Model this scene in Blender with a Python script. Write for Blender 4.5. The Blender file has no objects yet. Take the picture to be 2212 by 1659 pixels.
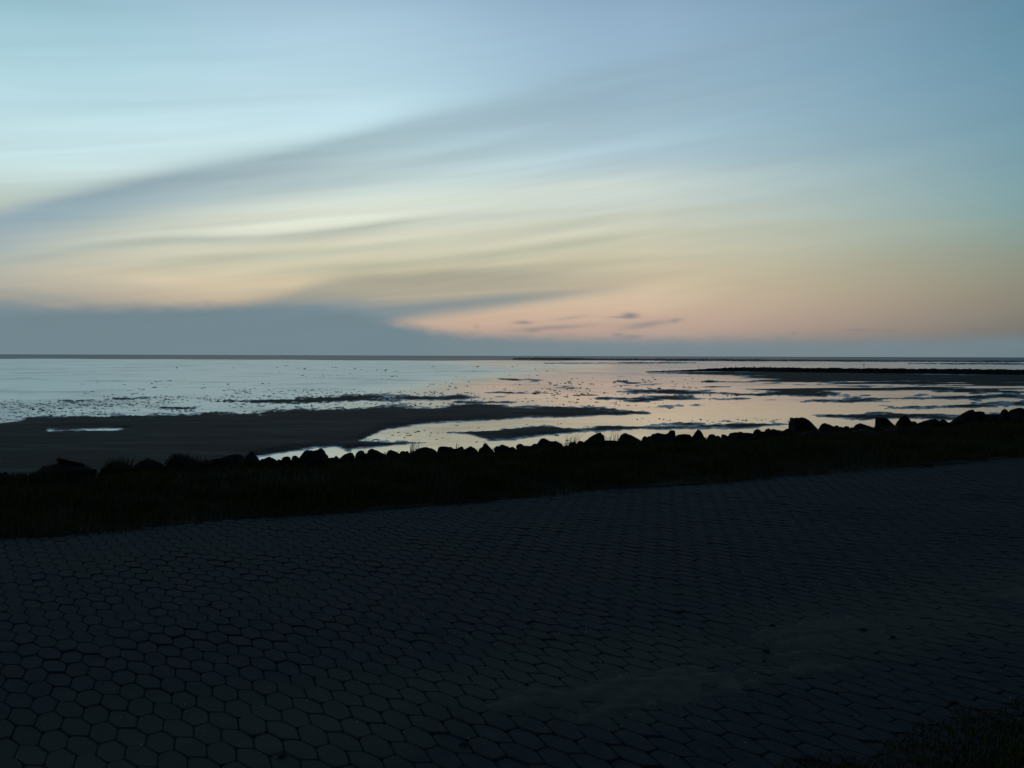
import bpy, bmesh, math, random
import numpy as np
from mathutils import Matrix, Vector

random.seed(7)
rng = np.random.default_rng(7)
SC = bpy.context.scene
COL = SC.collection
R = math.radians

# ------------------------------------------------------------------ camera
CAM_H = 1.9            # above the road
MUD_Z = -1.6           # level of the tidal flat
FPX = 995.6            # focal length in pixels of a 1024 wide frame
cam_data = bpy.data.cameras.new('camera')
cam_data.sensor_width = 36.0
cam_data.lens = 35.0
cam_data.clip_start = 0.05
cam_data.clip_end = 200000.0
cam = bpy.data.objects.new('camera', cam_data)
COL.objects.link(cam)
CAM_M = (Matrix.Translation((0, 0, CAM_H)) @ Matrix.Rotation(R(90 - 1.62), 4, 'X')
         @ Matrix.Rotation(R(0.18), 4, 'Z'))
cam.matrix_world = CAM_M
SC.camera = cam

SC.view_settings.view_transform = 'Standard'
SC.view_settings.look = 'None'
SC.view_settings.exposure = 0.0
SC.view_settings.gamma = 1.0
SC.view_settings.use_curve_mapping = False
SC.render.engine = 'CYCLES'
SC.cycles.use_denoising = True
SC.cycles.max_bounces = 6
SC.render.filter_size = 2.1


def s2l(c):
    c = c / 255.0
    return c / 12.92 if c <= 0.04045 else ((c + 0.055) / 1.055) ** 2.4


def lin(rgb):
    return tuple(s2l(v) for v in rgb) + (1.0,)


# ------------------------------------------------------- node expression helper
class E:
    """A float socket with arithmetic that builds Math nodes."""
    def __init__(self, nt, s):
        self.nt, self.s = nt, s

    def _op(self, op, *args):
        n = self.nt.nodes.new('ShaderNodeMath')
        n.operation = op
        for i, a in enumerate((self,) + args):
            if isinstance(a, E):
                self.nt.links.new(a.s, n.inputs[i])
            else:
                n.inputs[i].default_value = float(a)
        return E(self.nt, n.outputs[0])

    def __add__(self, o): return self._op('ADD', o)
    def __sub__(self, o): return self._op('SUBTRACT', o)
    def __mul__(self, o): return self._op('MULTIPLY', o)
    def __truediv__(self, o): return self._op('DIVIDE', o)
    def gt(self, v): return self._op('GREATER_THAN', v)
    def exp_neg_sq(self):
        q = self * self * -1.0
        return q._op('EXPONENT')

    def ramp(self, a, b, lo=0.0, hi=1.0, smooth=True):
        n = self.nt.nodes.new('ShaderNodeMapRange')
        n.interpolation_type = 'SMOOTHSTEP' if smooth else 'LINEAR'
        n.clamp = True
        self.nt.links.new(self.s, n.inputs['Value'])
        for k, v in (('From Min', a), ('From Max', b), ('To Min', lo), ('To Max', hi)):
            if isinstance(v, E):
                self.nt.links.new(v.s, n.inputs[k])
            else:
                n.inputs[k].default_value = v
        return E(self.nt, n.outputs['Result'])

    def curve(self, pts):
        """pts: (x, y) pairs, both inside 0..1, smooth between."""
        n = self.nt.nodes.new('ShaderNodeFloatCurve')
        c = n.mapping.curves[0]
        pts = sorted(pts)
        while len(c.points) < len(pts):
            c.points.new(0.5, 0.5)
        for p, (x, y) in zip(c.points, pts):
            p.location = (min(max(x, 0.0), 1.0), min(max(y, 0.0), 1.0))
            p.handle_type = 'AUTO_CLAMPED'
        n.mapping.update()
        self.nt.links.new(self.s, n.inputs['Value'])
        return E(self.nt, n.outputs[0])


def mix_col(nt, fac, a, b):
    n = nt.nodes.new('ShaderNodeMix')
    n.data_type = 'RGBA'
    for v, k in ((fac, 0), (a, 6), (b, 7)):
        if isinstance(v, E):
            nt.links.new(v.s, n.inputs[k])
        elif isinstance(v, bpy.types.NodeSocket):
            nt.links.new(v, n.inputs[k])
        else:
            n.inputs[k].default_value = v
    return n.outputs[2]


def noise(nt, vec, scale, detail=3.0, rough=0.5, distort=0.0):
    n = nt.nodes.new('ShaderNodeTexNoise')
    n.inputs['Scale'].default_value = scale
    n.inputs['Detail'].default_value = detail
    n.inputs['Roughness'].default_value = rough
    n.inputs['Distortion'].default_value = distort
    if vec is not None:
        nt.links.new(vec, n.inputs['Vector'])
    return E(nt, n.outputs[0])


def mapping(nt, vec, scale=(1, 1, 1), rot=(0, 0, 0), loc=(0, 0, 0)):
    n = nt.nodes.new('ShaderNodeMapping')
    n.inputs['Scale'].default_value = scale
    n.inputs['Rotation'].default_value = rot
    n.inputs['Location'].default_value = loc
    nt.links.new(vec, n.inputs['Vector'])
    return n.outputs[0]


# ------------------------------------------------------------------ sky (world)
# The evening sky is a function of the view direction only: azimuth and elevation
# in degrees, with the sunset side along +Y.  Cloud lines were measured off the photo.
def azel(x, y):
    gx = (x - 1106) / 2149.0
    yh = 765 + 7 * x / 2212.0
    az = math.atan(gx)
    el = math.atan((yh - y) / 2149.0 * math.cos(az))
    return math.degrees(az), math.degrees(el)


world = bpy.data.worlds.new('World')
SC.world = world
world.use_nodes = True
wt = world.node_tree
for n in list(wt.nodes):
    wt.nodes.remove(n)
tc = wt.nodes.new('ShaderNodeTexCoord')
DIR = tc.outputs['Generated']
sep = wt.nodes.new('ShaderNodeSeparateXYZ')
wt.links.new(DIR, sep.inputs[0])
dx, dy, dz = (E(wt, sep.outputs[i]) for i in range(3))
AZ = dx._op('ARCTAN2', dy) * 57.29578
EL = dz._op('ARCSINE') * 57.29578
AZN = (AZ + 45.0) / 90.0                       # 0..1 over -45..45 degrees
# folds the side colours back to the middle one behind the viewer, so no seam at 180
aabs = AZ._op('ABSOLUTE')
AZF = AZ._op('SIGN') * aabs._op('MINIMUM', (aabs * -0.18 + 32.4))

rot_dir = mapping(wt, DIR, rot=(0, R(8), 0))
warp = noise(wt, mapping(wt, rot_dir, scale=(2.2, 2.2, 15)), 1.6, 3.0, 0.5) - 0.5
streak = noise(wt, mapping(wt, rot_dir, scale=(1.4, 1.4, 18)), 2.0, 3.0, 0.5, 0.6) - 0.5
wisp = noise(wt, mapping(wt, rot_dir, scale=(1.3, 1.3, 24)), 2.0, 2.5, 0.5, 0.8) - 0.5
puff = noise(wt, mapping(wt, DIR, scale=(26, 26, 75)), 2.0, 4.0, 0.6) - 0.5
ELW = EL + warp * 0.8

ZEN = [(34, (70, 102, 130)), (55, (46, 72, 98)), (90, (34, 56, 82))]


def ramp_col(stops, x):
    """Colour ramp over elevation; stops are (picture row, sRGB) measured at column x."""
    n = wt.nodes.new('ShaderNodeValToRGB')
    n.color_ramp.interpolation = 'B_SPLINE'
    el = n.color_ramp.elements
    data = [(max(azel(x, y)[1], 0.0) / 90.0, c) for y, c in stops] + [(e / 90.0, c) for e, c in ZEN]
    data.sort()
    while len(el) < len(data):
        el.new(0.5)
    for k in range(len(data)):
        el[k].position = data[k][0]
        el[k].color = lin(data[k][1])
    pos = EL / 90.0
    wt.links.new(pos.s, n.inputs[0])
    return n.outputs[0]


cL = ramp_col([(0, (156, 199, 212)), (165, (174, 211, 222)), (330, (200, 228, 232)), (420, (192, 208, 200)),
               (500, (196, 198, 180)), (600, (186, 181, 164)), (680, (163, 154, 141)), (772, (126, 140, 142))], 0)
cA = ramp_col([(0, (166, 198, 219)), (165, (178, 211, 225)), (300, (197, 227, 234)), (400, (203, 219, 215)),
               (480, (216, 219, 200)), (560, (210, 205, 178)), (620, (211, 196, 165)), (700, (206, 170, 146)),
               (772, (140, 146, 144))], 700)
cB = ramp_col([(0, (148, 179, 205)), (165, (148, 181, 203)), (330, (168, 196, 209)), (420, (199, 212, 207)),
               (500, (209, 209, 188)), (580, (206, 195, 165)), (650, (209, 186, 159)), (700, (198, 168, 152)),
               (740, (166, 150, 141)), (772, (138, 140, 140))], 1400)
cR = ramp_col([(0, (99, 143, 166)), (165, (107, 149, 170)), (330, (121, 157, 170)), (450, (126, 161, 164)),
               (530, (140, 154, 140)), (600, (142, 141, 125)), (660, (137, 131, 117)), (720, (118, 117, 113)),
               (772, (88, 106, 113))], 2212)
base = mix_col(wt, AZF.ramp(-27.2, -10.7), cL, cA)
base = mix_col(wt, AZF.ramp(-10.7, 7.8), base, cB)
base = mix_col(wt, AZF.ramp(7.8, 27.2, smooth=False), base, cR)


def c_el(pts):
    """Smooth line over azimuth through picture points, as elevation in degrees."""
    q = [((a + 45) / 90, (e + 3) / 36) for a, e in (azel(x, y) for x, y in pts)]
    return AZN.curve(q) * 36.0 - 3.0


def c_str(pts):
    q = [((azel(x, 700)[0] + 45) / 90, v) for x, v in pts]
    return AZN.curve(q)


PXD = 0.02666    # degrees per picture pixel of the 2212 px view


PATCH = noise(wt, mapping(wt, rot_dir, scale=(3, 3, 11)), 1.9, 2.0, 0.5).ramp(0.3, 0.68, 0.6, 1.2)


def band(col, pts, wu, wd, strength, rgb, el=None, patchy=True):
    d = (el or ELW) - c_el(pts)
    w = d.gt(0.0) * ((wu - wd) * PXD) + wd * PXD
    m = (d / w).exp_neg_sq() * c_str(strength)
    if patchy:
        m = m * PATCH
    return mix_col(wt, m, col, lin(rgb))


sky = base
# the long dark veil and its companions
sky = band(sky, [(-300, 562), (0, 482), (200, 428), (400, 380), (640, 340), (900, 270), (1200, 200), (1500, 130), (1800, 50)],
           26, 78, [(-900, 0), (-300, .75), (0, .9), (500, .74), (900, .52), (1300, .38), (1700, .18), (2300, 0)], (138, 162, 174), patchy=False)
sky = band(sky, [(0, 470), (300, 432), (700, 396), (1000, 338), (1300, 258), (1500, 222), (1900, 160)],
           16, 26, [(-100, 0), (300, .4), (700, .4), (1200, .42), (1500, .3), (1900, 0)], (156, 180, 190))
sky = band(sky, [(0, 520), (500, 490), (700, 468), (1000, 436), (1300, 404), (1700, 380)],
           22, 30, [(0, .1), (500, .35), (900, .55), (1200, .5), (1600, .1), (2000, 0)], (224, 231, 216))
sky = band(sky, [(0, 568), (300, 522), (600, 514), (900, 482), (1106, 466), (1500, 440)],
           9, 15, [(-200, 0), (50, .5), (400, .55), (900, .5), (1300, .12), (1600, 0)], (164, 174, 164))
sky = band(sky, [(400, 562), (520, 556), (800, 532), (1100, 500), (1350, 470), (1500, 462)],
           8, 14, [(300, 0), (560, .55), (900, .45), (1300, .35), (1700, 0)], (178, 183, 163))
sky = band(sky, [(500, 596), (700, 578), (1000, 558), (1300, 522), (1700, 492), (2100, 484)],
           12, 18, [(500, 0), (800, .5), (1200, .55), (1700, .35), (2200, 0)], (176, 180, 158))
sky = band(sky, [(800, 600), (1100, 582), (1400, 560), (1800, 545)],
           8, 12, [(700, 0), (1000, .45), (1300, .35), (1800, 0)], (172, 172, 150))
sky = band(sky, [(100, 590), (300, 602), (500, 615), (700, 590)],
           14, 18, [(0, .1), (250, .3), (430, .5), (600, .35), (760, 0)], (218, 203, 172))
# mauve layer above the bank
top2 = c_el([(420, 668), (600, 632), (720, 598), (900, 588), (1150, 580), (1500, 575)])
bot2 = c_el([(420, 700), (900, 660), (1300, 622), (1500, 600)])
m = (ELW - bot2).ramp(-0.6, 0.5) * (top2 - ELW).ramp(-0.35, 0.5) * c_str([(420, 0), (620, .7), (1000, .7), (1250, .4), (1500, 0)])
sky = mix_col(wt, m, sky, lin((160, 160, 146)))
# grey-blue bank low on the left, running out to a point on the right
topb = c_el([(-600, 650), (-150, 640), (0, 644), (150, 660), (300, 668), (450, 660), (620, 643), (800, 651), (1100, 642), (1400, 622)])
botb = c_el([(-600, 880), (600, 860), (780, 720), (860, 694), (1000, 672), (1200, 642), (1400, 622)])
ELB = EL + warp * 0.22
m = ((topb - ELB + streak * 1.8 + wisp * 1.1).ramp(-1.0, 1.0) * (ELB + streak * 0.5 - botb).ramp(-0.5, 0.55)
     * c_str([(-900, .5), (-300, .95), (700, .95), (1000, .8), (1200, .5), (1420, 0)]))
sky = mix_col(wt, m, sky, lin((109, 137, 150)))
sky = band(sky, [(-200, 628), (0, 642), (200, 664), (400, 668)], 5, 8,
           [(-300, 0), (0, .45), (150, .3), (330, .4), (480, 0)], (176, 164, 148))
sky = band(sky, [(700, 676), (860, 668), (1000, 655), (1150, 640), (1300, 626), (1500, 606)], 9, 13,
           [(640, 0), (800, .6), (950, .72), (1150, .5), (1260, .22), (1380, 0)], (128, 143, 147), EL + warp * 0.15, patchy=False)
sky = band(sky, [(700, 655), (900, 640), (1100, 627), (1300, 616)], 4, 5,
           [(760, 0), (900, .35), (1100, .4), (1300, 0)], (206, 190, 162), EL + warp * 0.15)
# low murk along the horizon on the right
toph = c_el([(-400, 690), (500, 660), (760, 672), (860, 695), (1000, 718), (1100, 723), (1500, 730), (1900, 730), (2212, 722)]) + puff * 0.5
m = (toph - EL).ramp(-0.35, 0.55) * c_str([(-900, .5), (-300, 1), (860, 1), (1000, .92), (1400, .85), (1900, .75), (2400, .7)])
sky = mix_col(wt, m, sky, lin((114, 134, 143)))
# small ragged clouds
for (x, y, w, h, tilt, s) in ((1130, 697, 20, 4, 0, .6), (1360, 681, 17, 6, 0, .75), (1345, 685, 34, 3, 0, .45),
                              (1395, 701, 50, 7, -.14, .5), (1190, 708, 85, 5, -.06, .45), (1235, 686, 42, 4, -.12, .25),
                              (1458, 692, 15, 5, -.1, .4), (1334, 723, 12, 4, 0, .4), (1368, 727, 20, 4, 0, .4),
                              (1030, 706, 6, 4, 0, .3), (1150, 715, 16, 5, 0, .35), (1712, 720, 8, 3, 0, .3),
                              (1855, 713, 26, 3, 0, .3), (1922, 716, 14, 3, 0, .3), (2110, 712, 30, 3, 0, .3)):
    a0, e0 = azel(x, y)
    u = AZ - a0
    v = EL - e0 - u * (-tilt) + puff * (0.022 * h)
    q = (u / (w * PXD)) * (u / (w * PXD)) + (v / (h * PXD)) * (v / (h * PXD))
    m = (q * -1.0)._op('EXPONENT') * s
    sky = mix_col(wt, m, sky, lin((110, 118, 126)))
# fine streaks of high cloud everywhere, and the fall-off away from the sunset
wz = EL.ramp(0.2, 4.5) * EL.ramp(12.0, 19.0, 1.0, 0.25) * AZ.ramp(4.0, 24.0, 1.0, 0.15)
fine = noise(wt, mapping(wt, rot_dir, scale=(1.1, 1.1, 40)), 2.3, 3.0, 0.5, 0.5) - 0.5
fz = EL.ramp(2.5, 5.0) * EL.ramp(9.0, 15.0, 1.0, 0.0) * AZ.ramp(2.0, 18.0, 1.0, 0.1)
br = streak * 0.09 + wisp * wz * 0.30 + fine * fz * 0.20 + 1.0
fall = dy.ramp(-1.0, 0.78, 0.1, 1.0)
gain = br * fall
hsv = wt.nodes.new('ShaderNodeVectorMath')
hsv.operation = 'SCALE'
sat = wt.nodes.new('ShaderNodeHueSaturation')
sat.inputs['Saturation'].default_value = 0.98
wt.links.new(sky, sat.inputs['Color'])
wt.links.new(sat.outputs[0], hsv.inputs[0])
wt.links.new(gain.s, hsv.inputs['Scale'])
bg = wt.nodes.new('ShaderNodeBackground')
bg.inputs['Strength'].default_value = 1.0
wt.links.new(hsv.outputs[0], bg.inputs['Color'])
wo = wt.nodes.new('ShaderNodeOutputWorld')
wt.links.new(bg.outputs[0], wo.inputs['Surface'])
world.cycles.sampling_method = 'MANUAL'
world.cycles.sample_map_resolution = 1024
# The sun has set behind the bank of cloud: the sky is the only light, so no sun lamp.


# ------------------------------------------------------------------ helpers
def tag(o, label=None, cat=None, group=None, kind=None):
    for k, v in (('label', label), ('category', cat), ('group', group), ('kind', kind)):
        if v:
            o[k] = v
    return o


def make_obj(name, me, mat=None, parent=None):
    o = bpy.data.objects.new(name, me)
    if mat and not me.materials:
        me.materials.append(mat)
    COL.objects.link(o)
    if parent:
        o.parent = parent
    return o


def np_mesh(name, verts, faces=None, smooth=True, quads=None, tris=None):
    me = bpy.data.meshes.new(name)
    if faces is not None:
        me.from_pydata([tuple(v) for v in verts], [], faces)
    else:
        idx = quads if quads is not None else tris
        k = idx.shape[1]
        me.vertices.add(len(verts))
        me.vertices.foreach_set('co', np.asarray(verts, dtype=np.float32).ravel())
        me.loops.add(idx.size)
        me.loops.foreach_set('vertex_index', idx.astype(np.int32).ravel())
        me.polygons.add(len(idx))
        me.polygons.foreach_set('loop_start', np.arange(0, idx.size, k, dtype=np.int32))
        me.update(calc_edges=True)
    me.polygons.foreach_set('use_smooth', [smooth] * len(me.polygons))
    me.validate()
    return me


def grid_quads(nr, nc):
    i = np.arange(nr - 1)[:, None] * nc + np.arange(nc - 1)[None, :]
    return np.stack([i, i + 1, i + nc + 1, i + nc], -1).reshape(-1, 4)


def _hash(ix, iy, seed):
    n = (ix.astype(np.int64) * 374761393 + iy.astype(np.int64) * 668265263 + seed * 974711) & 0x7fffffff
    n = ((n ^ (n >> 13)) * 1274126177) & 0x7fffffff
    return ((n ^ (n >> 16)) & 0xffff) / 65535.0


def vnoise(x, y, seed=0):
    x = np.asarray(x, float); y = np.asarray(y, float)
    ix = np.floor(x); iy = np.floor(y)
    fx = x - ix; fy = y - iy
    fx = fx * fx * (3 - 2 * fx); fy = fy * fy * (3 - 2 * fy)
    a = _hash(ix, iy, seed); b = _hash(ix + 1, iy, seed)
    c = _hash(ix, iy + 1, seed); d = _hash(ix + 1, iy + 1, seed)
    return (a * (1 - fx) + b * fx) * (1 - fy) + (c * (1 - fx) + d * fx) * fy


def fbm(x, y, seed=0, oct=4):
    s, amp, tot = 0, 1.0, 0
    for k in range(oct):
        s = s + amp * vnoise(np.asarray(x) * 2 ** k + 17.3 * k, np.asarray(y) * 2 ** k - 9.1 * k, seed + k)
        tot += amp
        amp *= 0.5
    return s / tot


def px_ray(px, py):
    """Direction in the world through a pixel of the 1024x768 frame."""
    d = Vector(((px - 512) / FPX, (384 - py) / FPX, -1.0))
    d = CAM_M.to_3x3() @ d
    return d


def px_ground(px, py, z=0.0):
    d = px_ray(px, py)
    t = (z - CAM_H) / d.z
    return Vector((0, 0, CAM_H)) + d * t


# ------------------------------------------------------------------ site axes
TH = R(29.8)
U = np.array([math.cos(TH), math.sin(TH)])      # along the road
V = np.array([-math.sin(TH), math.cos(TH)])     # across it, towards the sea
E0 = np.array([0.0, 13.34])                     # on the seaward edge of the paving


# ------------------------------------------------------------------ materials
def material(name):
    m = bpy.data.materials.new(name)
    m.use_nodes = True
    nt = m.node_tree
    b = nt.nodes['Principled BSDF']
    return m, nt, b


def geo_pos(nt):
    return nt.nodes.new('ShaderNodeNewGeometry').outputs['Position']


def bump(nt, b, h, strength, dist):
    n = nt.nodes.new('ShaderNodeBump')
    n.inputs['Strength'].default_value = strength
    n.inputs['Distance'].default_value = dist
    nt.links.new(h.s, n.inputs['Height'])
    nt.links.new(n.outputs[0], b.inputs['Normal'])


def simple(name, c1, c2, scale, rough=0.85, spec=0.25, bs=0.4, bd=0.01, detail=5.0, stretch=(1, 1, 1)):
    m, nt, b = material(name)
    pos = mapping(nt, geo_pos(nt), scale=stretch)
    f = noise(nt, pos, scale, detail, 0.6)
    col = mix_col(nt, f.ramp(0.3, 0.7), tuple(c1) + (1,), tuple(c2) + (1,))
    nt.links.new(col, b.inputs['Base Color'])
    b.inputs['Roughness'].default_value = rough
    b.inputs['Specular IOR Level'].default_value = spec
    bump(nt, b, noise(nt, pos, scale * 4, 4.0, 0.6), bs, bd)
    return m


M_paver = None
def make_paver_mat():
    m, nt, b = material('concrete_paver')
    pos = geo_pos(nt)
    big = noise(nt, pos, 0.7, 4.0, 0.55)          # worn and dirty areas over metres
    stone = noise(nt, pos, 7.0, 2.0, 0.5)         # tone from stone to stone
    grain = noise(nt, pos, 160.0, 3.0, 0.7)
    c = mix_col(nt, stone.ramp(0.3, 0.7), (0.023, 0.031, 0.037, 1), (0.034, 0.042, 0.048, 1))
    c = mix_col(nt, big.ramp(0.42, 0.72, 0.0, 0.6), c, (0.035, 0.042, 0.042, 1))
    c = mix_col(nt, grain.ramp(0.5, 0.8, 0.0, 0.5), c, (0.060, 0.064, 0.066, 1))
    # dry sand trodden over the stones along one line of the road
    sp = nt.nodes.new('ShaderNodeSeparateXYZ')
    nt.links.new(mapping(nt, pos, loc=(-E0[0], -E0[1], 0)), sp.inputs[0])
    pp = E(nt, sp.outputs[0]) * float(V[0]) + E(nt, sp.outputs[1]) * float(V[1])
    dirt = noise(nt, pos, 1.1, 5.0, 0.65)
    band_ = ((pp + 6.7 + (dirt - 0.5) * 1.2) / 0.75).exp_neg_sq() * dirt.ramp(0.3, 0.6, 0.3, 0.85)
    c = mix_col(nt, band_, c, (0.064, 0.069, 0.062, 1))
    nt.links.new(c, b.inputs['Base Color'])
    b.inputs['Roughness'].default_value = 0.8
    b.inputs['Specular IOR Level'].default_value = 0.03
    bump(nt, b, grain + noise(nt, pos, 45.0, 3.0, 0.6) * 1.5, 0.6, 0.003)
    return m


M_paver = make_paver_mat()
M_joint = simple('joint_soil', (0.017, 0.022, 0.025), (0.032, 0.039, 0.042), 30, 0.95, 0.02)
M_sand = simple('blown_sand', (0.060, 0.066, 0.059), (0.092, 0.097, 0.086), 9, 0.95, 0.02, 0.5, 0.004)
M_soil = simple('bank_soil', (0.006, 0.008, 0.005), (0.016, 0.018, 0.011), 3, 0.95, 0.08)
M_rock = simple('dark_basalt', (0.010, 0.010, 0.011), (0.024, 0.023, 0.023), 3.5, 0.85, 0.03, 0.7, 0.03)
M_rock2 = simple('grey_granite', (0.014, 0.014, 0.015), (0.030, 0.029, 0.029), 4.5, 0.85, 0.03, 0.7, 0.03)
M_scrap = simple('scrap_surface', (0.010, 0.012, 0.012), (0.020, 0.021, 0.019), 40, 0.9, 0.03)
M_shell = simple('pale_shell', (0.35, 0.35, 0.33), (0.6, 0.58, 0.54), 40, 0.5, 0.4)
M_wood = simple('weathered_wood', (0.02, 0.017, 0.015), (0.05, 0.044, 0.038), 12, 0.9, 0.15)
M_lump = simple('mud_lump', (0.022, 0.024, 0.026), (0.042, 0.043, 0.043), 5, 0.8, 0.2)
M_bird = simple('dark_plumage', (0.02, 0.02, 0.022), (0.05, 0.05, 0.052), 8, 0.8, 0.2)
M_groyne = simple('groyne_stone', (0.012, 0.011, 0.013), (0.03, 0.028, 0.03), 1.2, 0.95, 0.05, 0.8, 0.1)


def make_grass_mat():
    m, nt, b = material('bank_grass')
    pos = geo_pos(nt)
    f = noise(nt, pos, 1.3, 4.0, 0.6)
    g = noise(nt, pos, 22.0, 2.0, 0.6)
    c = mix_col(nt, f.ramp(0.35, 0.65), (0.026, 0.038, 0.011, 1), (0.050, 0.058, 0.018, 1))
    c = mix_col(nt, g.ramp(0.55, 0.75, 0, 0.6), c, (0.055, 0.05, 0.022, 1))
    nt.links.new(c, b.inputs['Base Color'])
    b.inputs['Roughness'].default_value = 0.8
    b.inputs['Specular IOR Level'].default_value = 0.1
    return m


M_grass = make_grass_mat()


def make_mud_mat():
    """Wet mud: darker and shinier just above the water line, duller on the crests."""
    m, nt, b = material('wet_mud')
    pos = geo_pos(nt)
    sp = nt.nodes.new('ShaderNodeSeparateXYZ')
    nt.links.new(pos, sp.inputs[0])
    z = E(nt, sp.outputs[2]) - MUD_Z
    f = noise(nt, pos, 0.35, 5.0, 0.6)
    g = noise(nt, pos, 2.6, 4.0, 0.6)
    c = mix_col(nt, f.ramp(0.3, 0.7), (0.005, 0.0095, 0.0125, 1), (0.0105, 0.0155, 0.0185, 1))
    nt.links.new(c, b.inputs['Base Color'])
    st = noise(nt, mapping(nt, pos, scale=(0.12, 0.5, 1)), 1.0, 5.0, 0.65)
    wet = (z + (g - 0.5) * 0.03 + (st - 0.5) * 0.05).ramp(-0.01, 0.032, 1.0, 0.0)
    b.inputs['Roughness'].default_value = 0.7
    b.inputs['Specular IOR Level'].default_value = 0.015
    bump(nt, b, g + noise(nt, pos, 9.0, 3.0, 0.6) * 0.5, 0.5, 0.04)
    gl = nt.nodes.new('ShaderNodeBsdfGlossy')
    gl.inputs['Color'].default_value = (0.68, 0.84, 0.98, 1)
    gl.inputs['Roughness'].default_value = 0.3
    mx = nt.nodes.new('ShaderNodeMixShader')
    sheen = noise(nt, mapping(nt, pos, scale=(0.22, 0.8, 1)), 1.0, 6.0, 0.7).ramp(0.45, 0.75, 0.0, 0.03)
    fac = wet * 0.5 + sheen
    nt.links.new(fac.s, mx.inputs[0])
    nt.links.new(b.outputs[0], mx.inputs[1])
    nt.links.new(gl.outputs[0], mx.inputs[2])
    out = [n for n in nt.nodes if n.type == 'OUTPUT_MATERIAL'][0]
    nt.links.new(mx.outputs[0], out.inputs['Surface'])
    return m


M_mud = make_mud_mat()


def make_water_mat(name, waves, scale, rough, col, spec):
    m, nt, b = material(name)
    pos = geo_pos(nt)
    b.inputs['Base Color'].default_value = tuple(col) + (1,)
    b.inputs['Roughness'].default_value = rough
    b.inputs['IOR'].default_value = 1.65
    b.inputs['Specular IOR Level'].default_value = spec
    sx = nt.nodes.new('ShaderNodeSeparateXYZ')
    nt.links.new(pos, sx.inputs[0])
    # wind-ruffled film on the open side, sheltered pools towards the groyne
    wy = E(nt, sx.outputs[1])
    q = E(nt, sx.outputs[0]) + (noise(nt, mapping(nt, pos, scale=(0.02, 0.006, 1)), 1.0, 3.0) - 0.5) * wy * 0.5 - wy * 0.03
    rr = q.ramp(wy * -0.16 - 5.0, wy * 0.10 - 4.0, rough * 3.4, rough * 0.8)
    nt.links.new(rr.s, b.inputs['Roughness'])
    sky_tint = mix_col(nt, q.ramp(wy * -0.16 - 5.0, wy * 0.10 - 4.0), (0.81, 0.95, 0.98, 1), (0.97, 0.99, 0.98, 1))  # cooler colour on the left imitates bluer sky reflected there
    patch = noise(nt, mapping(nt, pos, scale=(1, 0.5, 1)), 0.05, 4.0, 0.6)
    # where the film thins out the dull mud shows through in long faint streaks
    thin = noise(nt, mapping(nt, pos, scale=(0.07, 0.06, 1)), 1.0, 6.0, 0.68)
    dull = nt.nodes.new('ShaderNodeBsdfDiffuse')
    dull.inputs['Color'].default_value = (0.03, 0.034, 0.036, 1)
    mx = nt.nodes.new('ShaderNodeMixShader')
    fac = thin.ramp(0.47, 0.74, 0.0, 0.34)
    nt.links.new(fac.s, mx.inputs[0])
    gl = nt.nodes.new('ShaderNodeBsdfGlossy')
    nt.links.new(sky_tint, gl.inputs['Color'])
    nt.links.new(rr.s, gl.inputs['Roughness'])
    mg = nt.nodes.new('ShaderNodeMixShader')
    mg.inputs[0].default_value = 0.5
    nt.links.new(b.outputs[0], mg.inputs[1])
    nt.links.new(gl.outputs[0], mg.inputs[2])
    nt.links.new(mg.outputs[0], mx.inputs[1])
    nt.links.new(dull.outputs[0], mx.inputs[2])
    nt.links.new(mx.outputs[0], [n for n in nt.nodes if n.type == 'OUTPUT_MATERIAL'][0].inputs['Surface'])
    h = noise(nt, mapping(nt, pos, scale=(0.55, 1, 1)), scale, 3.0, 0.55) * patch.ramp(0.4, 0.68, 0.15, 1.0)
    bump(nt, b, h, 1.0, waves)
    nt.links.new(b.inputs['Normal'].links[0].from_socket, gl.inputs['Normal'])
    return m


M_water = make_water_mat('still_water', 0.015, 2.2, 0.08, (0.02, 0.022, 0.024), 0.9)


def make_sea_mat():
    """Choppy open water: wave faces mirror about half of the sky, the rest is dark water."""
    m, nt, b = material('sea_water')
    pos = geo_pos(nt)
    b.inputs['Base Color'].default_value = (0.012, 0.018, 0.024, 1)
    b.inputs['Roughness'].default_value = 0.6
    b.inputs['Specular IOR Level'].default_value = 0.0
    gl = nt.nodes.new('ShaderNodeBsdfGlossy')
    gl.inputs['Color'].default_value = (0.82, 0.92, 1.0, 1)
    gl.inputs['Roughness'].default_value = 0.22
    mx = nt.nodes.new('ShaderNodeMixShader')
    f = noise(nt, mapping(nt, pos, scale=(0.004, 0.02, 1)), 1.0, 4.0, 0.6).ramp(0.3, 0.7, 0.18, 0.32)
    nt.links.new(f.s, mx.inputs[0])
    nt.links.new(b.outputs[0], mx.inputs[1])
    nt.links.new(gl.outputs[0], mx.inputs[2])
    out = [n for n in nt.nodes if n.type == 'OUTPUT_MATERIAL'][0]
    nt.links.new(mx.outputs[0], out.inputs['Surface'])
    return m


M_sea = make_sea_mat()

def sp2xy(s, p):
    s = np.asarray(s, float); p = np.asarray(p, float)
    return E0[0] + s * U[0] + p * V[0], E0[1] + s * U[1] + p * V[1]


def xy2sp(x, y):
    return (x - E0[0]) * U[0] + (y - E0[1]) * U[1], (x - E0[0]) * V[0] + (y - E0[1]) * V[1]


RIDGE_P = 3.9


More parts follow.
